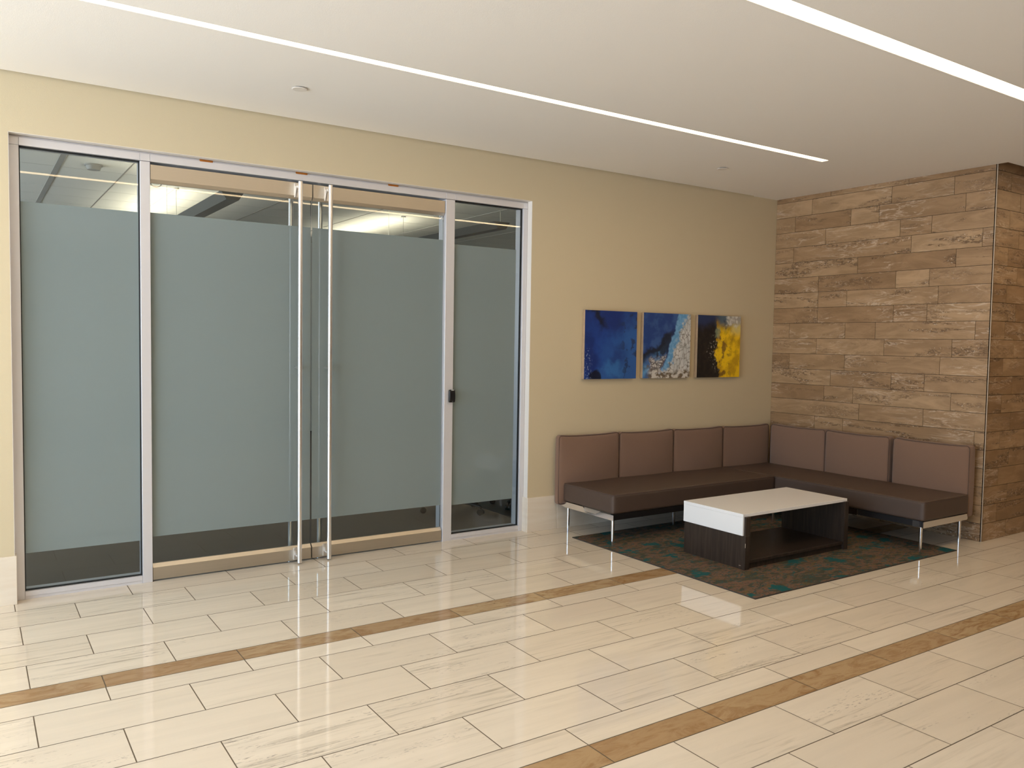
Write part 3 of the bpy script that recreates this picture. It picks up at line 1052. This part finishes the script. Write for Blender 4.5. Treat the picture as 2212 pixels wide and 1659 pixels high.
for x, y, zf in ((4.165, -0.135, 0.0), (4.160, -0.708, ZR), (5.092, -0.431, ZR), (6.009, -0.754, ZR), (6.088, -2.075, ZR), (6.660, -2.071, 0.0), (6.660, -0.135, 0.0)):
    m = MB()
    m.cyl((x, y, zf + 0.010), (x, y, 0.201), 0.0125, n=24)
    m.cyl((x, y, zf), (x, y, zf + 0.010), 0.0105, n=24)
    m.build('leg', M['chrome'], sofa)

# ------------------------------------------------------------------ coffee table
TX0, TX1, TY0, TY1 = 4.485, 5.668, -1.718, -1.150
tb = thing('coffee_table', ((TX0 + TX1) / 2, (TY0 + TY1) / 2, ZR), 'low white-topped coffee table with open dark wood base, on the rug', 'table')
m = MB()
m.box(TX0 - 0.012, TX1, TY0, TY1, 0.3775, 0.400, 0.0012, seg=1)
m.build('top', M['white'], tb)
m = MB()
m.box(TX0 - 0.012, TX0 + 0.010, TY0 + 0.001, TY1 - 0.001, 0.247, 0.377, 0.0012, seg=1)
tag(m.build('end_apron', M['white'], tb), 'white end panel below the top')
m = MB()
m.box(TX0, TX0 + 0.048, TY0 - 0.016, TY1, ZR, 0.246, 0.001, seg=1)
m.box(TX0 + 0.0105, TX0 + 0.048, TY0 + 0.0005, TY1, 0.2462, 0.377, 0.001, seg=1)
m.box(TX0, TX0 + 0.048, TY0 - 0.016, TY0 - 0.0005, 0.2462, 0.380, 0.001, seg=1)
lp = m.build('side_panel', M['wenge'], tb)
m = MB()
m.box(TX0 - 0.0008, TX0 + 0.002, -1.698, -1.682, 0.031, 0.0335)
m.build('chipped_edge', M['chip'], lp)
m = MB()
m.box(TX0 - 0.0008, TX0 + 0.002, -1.7345, -1.7320, 0.165, 0.195)
m.build('chipped_edge', M['chip'], lp)
m = MB()
m.box(5.620, TX1, TY0 - 0.016, TY0 - 0.0005, ZR, 0.380, 0.001, seg=1)
m.box(5.620, TX1 - 0.001, TY0 - 0.0005, TY1, ZR, 0.377, 0.001, seg=1)
m.build('side_panel', M['wenge'], tb)
m = MB()
m.box(TX0 + 0.0485, 5.6195, TY0 - 0.008, TY1, 0.048, 0.070, 0.001, seg=1)
m.build('shelf', M['wenge'], tb)
m = MB()
m.box(TX0 + 0.0485, 5.6195, TY0 + 0.004, TY0 + 0.024, ZR, 0.0478)
m.box(TX0 + 0.0485, 5.6195, TY1 - 0.024, TY1 - 0.004, ZR, 0.0478)
m.build('plinth', M['wenge'], tb)

# ------------------------------------------------------------------ office behind the glass
OZ = 3.20
ox0, ox1, oy0, oy1 = XL, 8.5, WT, 8.0
struct(MB().box(ox0, ox1, FB, oy1, -0.05, 0.0).build('office_floor', M['ocarpet']), 'dark carpet floor of the office behind the glass', 'floor')
struct(MB().box(X0, X1, 0.12, FB, -0.05, 0.001).build('trim_3', M['grout']), 'threshold strip under the glass doors', 'trim')
b = MB()
b.box(ox0, ox1, oy0, oy1, OZ, OZ + 0.05)
for x in (0.135, 1.335, 3.135, 4.335):
    b.box(x - 0.006, x + 0.006, oy0, oy1, OZ - 0.003, OZ, mi=1)
for x in (1.935, 5.535, 6.735):
    b.box(x - 0.006, x + 0.006, oy0, oy1, OZ - 0.004, OZ, mi=2)
b.box(0.725, 0.775, oy0, oy1, OZ - 0.006, OZ, mi=3)
for i in range(13):
    yy = 0.55 + 0.61 * i
    b.box(ox0, ox1, yy - 0.004, yy + 0.004, OZ - 0.0015, OZ, mi=2)
struct(b.build('office_ceiling', [M['oceil'], M['tbar'], M['tbarw'], M['slotd']]), 'acoustic tile ceiling of the office behind the glass', 'ceiling')
b = MB()
b.box(ox0 - 0.1, ox0, oy0, oy1, 0, 0.9)
b.box(ox0 - 0.1, ox0, oy0, oy1, 2.7, OZ)
b.box(ox0 - 0.1, ox0, oy0, 0.8, 0.9, 2.7)  # unseen opening left here, added for bluish fill behind the frosted film
b.box(ox0 - 0.1, ox0, 7.2, oy1, 0.9, 2.7)
b.box(ox1, ox1 + 0.1, oy0, oy1, 0, OZ)
b.box(ox0, ox1, oy1, oy1 + 0.1, 0, OZ)
struct(b.build('office_wall', M['owall']), 'plain walls of the office behind the glass', 'wall')

def pendant(x, y0, y1, z, label, lamp=True):
    t = thing('pendant_light', (x, (y0 + y1) / 2, z), label, 'pendant light', 'grey linear pendants in the office')
    h, wt, wb = 0.062, 0.085, 0.045
    m = MB()
    m.prism([(x - wt, z + h), (x - wb, z), (x + wb, z), (x + wt, z + h), (x + wt - 0.006, z + h), (x + wb, z + 0.012), (x - wb, z + 0.012), (x - wt + 0.006, z + h)], 'y', y0 + 0.004, y1 - 0.004)
    for ya, yb in ((y0, y0 + 0.004), (y1 - 0.004, y1)):
        m.prism([(x - wt, z + h), (x - wb, z), (x + wb, z), (x + wt, z + h)], 'y', ya, yb)
    m.build('body', M['pend'], t)
    MB().box(x - 0.030, x + 0.030, y0 + 0.05, y1 - 0.05, z + 0.030, z + 0.036).build('lamp', M['lamp'], t)
    for yy in (y0 + 0.03, y1 - 0.03):
        c = MB()
        c.cyl((x, yy, z + h - 0.01), (x, yy, OZ - 0.012), 0.0025, n=8)
        c.cyl((x, yy, OZ - 0.014), (x, yy, OZ), 0.03, n=16)
        c.build('cable', M['tbarw'], t)
pendant(1.667, 0.80, 3.24, 2.60, 'grey linear pendant seen through the left door glass')
pendant(4.067, 0.80, 3.24, 2.60, 'grey linear pendant seen through the right sidelight glass')
pendant(1.935, 4.07, 6.5, 2.80, 'farther linear pendant behind the left door, only its tip above the frosting')
pendant(4.795, 4.29, 6.7, 2.80, 'farther linear pendant behind the right door, only its tip above the frosting')

def sensor(x, y, r, label):
    m = MB()
    m.cyl((x, y, OZ - 0.05), (x, y, OZ - 0.014), r * 0.8, r, 28)
    m.cyl((x, y, OZ - 0.014), (x, y, OZ), r * 1.12, r * 1.12, 28)
    tag(m.build('smoke_detector', M['slotd'], None, (x, y, OZ)), label, 'smoke detector')
sensor(1.03, 3.30, 0.07, 'round smoke detector on the office ceiling behind the left sidelight')

# chairs whose casters show under the frosting of the right sidelight
def office_chair(x, y, rot, label, zb=0.0):
    t = thing('office_chair', (x, y, 0), label, 'chair', 'office chairs behind the glass')
    def P(r, a, z):
        return (x + r * math.cos(a), y + r * math.sin(a), z)
    for k in range(5):
        a = rot + 2 * math.pi * k / 5
        m = MB()
        m.tube([P(0.03, a, 0.105), P(0.16, a, 0.098), P(0.275, a, 0.078)], 0.016, 8)
        l = m.build('leg', M['black'], t)
        m = MB()
        tx, ty = -math.sin(a), math.cos(a)
        cx_, cy_, _ = P(0.280, a, 0)
        for s in (-1, 1):
            m.cyl((cx_ + tx * s * 0.006, cy_ + ty * s * 0.006, 0.029), (cx_ + tx * s * 0.024, cy_ + ty * s * 0.024, 0.029), 0.028, n=20)
        m.cyl((cx_, cy_, 0.03), (cx_, cy_, 0.085), 0.008, n=12)
        m.build('caster', M['plastic'], l)
    MB().cyl((x, y, 0.09), (x, y, 0.43), 0.025, n=20).build('stem', M['black'], t)
    MB().rbox(x - 0.24, x + 0.24, y - 0.24, y + 0.24, 0.43, 0.50, 0.03, 10).build('seat', M['cfab'], t)
    MB().rbox(x - 0.22, x + 0.22, y + 0.22, y + 0.27, 0.60, 1.02, 0.024, 10).build('backrest', M['cfab'], t)
    MB().tube([(x, y + 0.10, 0.44), (x, y + 0.285, 0.46), (x, y + 0.285, 0.75)], 0.016, 8).build('back_support', M['black'], t)
    t.location.z = zb
office_chair(3.70, 0.985, math.radians(230), 'black office chair with its caster showing under the right sidelight frosting')
office_chair(4.42, 0.93, math.radians(210), 'black office chair on the dark floor sheet, at the far right behind the sidelight', 0.004)
MB_ = MB().box(4.03, 5.4, 0.42, 2.2, 0.0, 0.004)  # thin dark sheet over part of the office floor
tag(MB_.build('dark_floor_sheet', M['black'], None, (4.7, 1.3, 0)), 'dark flat sheet on the floor behind the right sidelight', 'mat')

# ------------------------------------------------------------------ daylight
w = bpy.data.worlds.new('daylight')
SC.world = w
w.use_nodes = True
nt = w.node_tree
nt.nodes.clear()
tc = nt.nodes.new('ShaderNodeTexCoord')
sx = nt.nodes.new('ShaderNodeSeparateXYZ')
mr = nt.nodes.new('ShaderNodeMapRange')
mr.interpolation_type = 'SMOOTHSTEP'
mr.inputs[1].default_value, mr.inputs[2].default_value = -0.08, 0.12
mx = nt.nodes.new('ShaderNodeMix')
mx.data_type = 'RGBA'
mx.inputs[6].default_value = (1.30, 1.46, 1.64, 1)
mx.inputs[7].default_value = (0.57, 0.80, 1.05, 1)
bg = nt.nodes.new('ShaderNodeBackground')
bg.inputs[1].default_value = 5.6
wo = nt.nodes.new('ShaderNodeOutputWorld')
nt.links.new(tc.outputs['Generated'], sx.inputs[0])
nt.links.new(sx.outputs[2], mr.inputs[0])
nt.links.new(mr.outputs[0], mx.inputs[0])
nt.links.new(mx.outputs[2], bg.inputs[0])
nt.links.new(bg.outputs[0], wo.inputs[0])
la = bpy.data.lights.new('window_portal', 'AREA')
la.shape = 'RECTANGLE'
la.size, la.size_y = WY1 - WY0, WZ1 - WZ0
la.cycles.is_portal = True
lo = bpy.data.objects.new('window_portal', la)
lo.location = (XL - 0.2, (WY0 + WY1) / 2, (WZ0 + WZ1) / 2)
# the portal's -Z faces +x into the room, its x axis along world y
lo.matrix_world = Matrix(((0, 0, -1, lo.location.x), (1, 0, 0, lo.location.y), (0, -1, 0, lo.location.z), (0, 0, 0, 1)))
COL.objects.link(lo)

la2 = bpy.data.lights.new('office_fill_portal', 'AREA')  # sky fill through the opening added in the office wall
la2.shape = 'RECTANGLE'
la2.size, la2.size_y = 6.4, 1.8
la2.cycles.is_portal = True
lo2 = bpy.data.objects.new('office_fill_portal', la2)
lo2.matrix_world = Matrix(((0, 0, -1, XL - 0.15), (1, 0, 0, 4.0), (0, -1, 0, 1.8), (0, 0, 0, 1)))
COL.objects.link(lo2)

# ------------------------------------------------------------------ view
SC.view_settings.view_transform = 'Standard'
SC.view_settings.look = 'None'
SC.view_settings.gamma = 1.0
SC.view_settings.use_curve_mapping = False
SC.view_settings.exposure = 0.19
cyc = SC.cycles
cyc.max_bounces = 10
cyc.diffuse_bounces = 6
cyc.glossy_bounces = 5
cyc.transmission_bounces = 6
cyc.transparent_max_bounces = 16
cyc.caustics_reflective = False
cyc.caustics_refractive = False
cyc.sample_clamp_indirect = 4.0
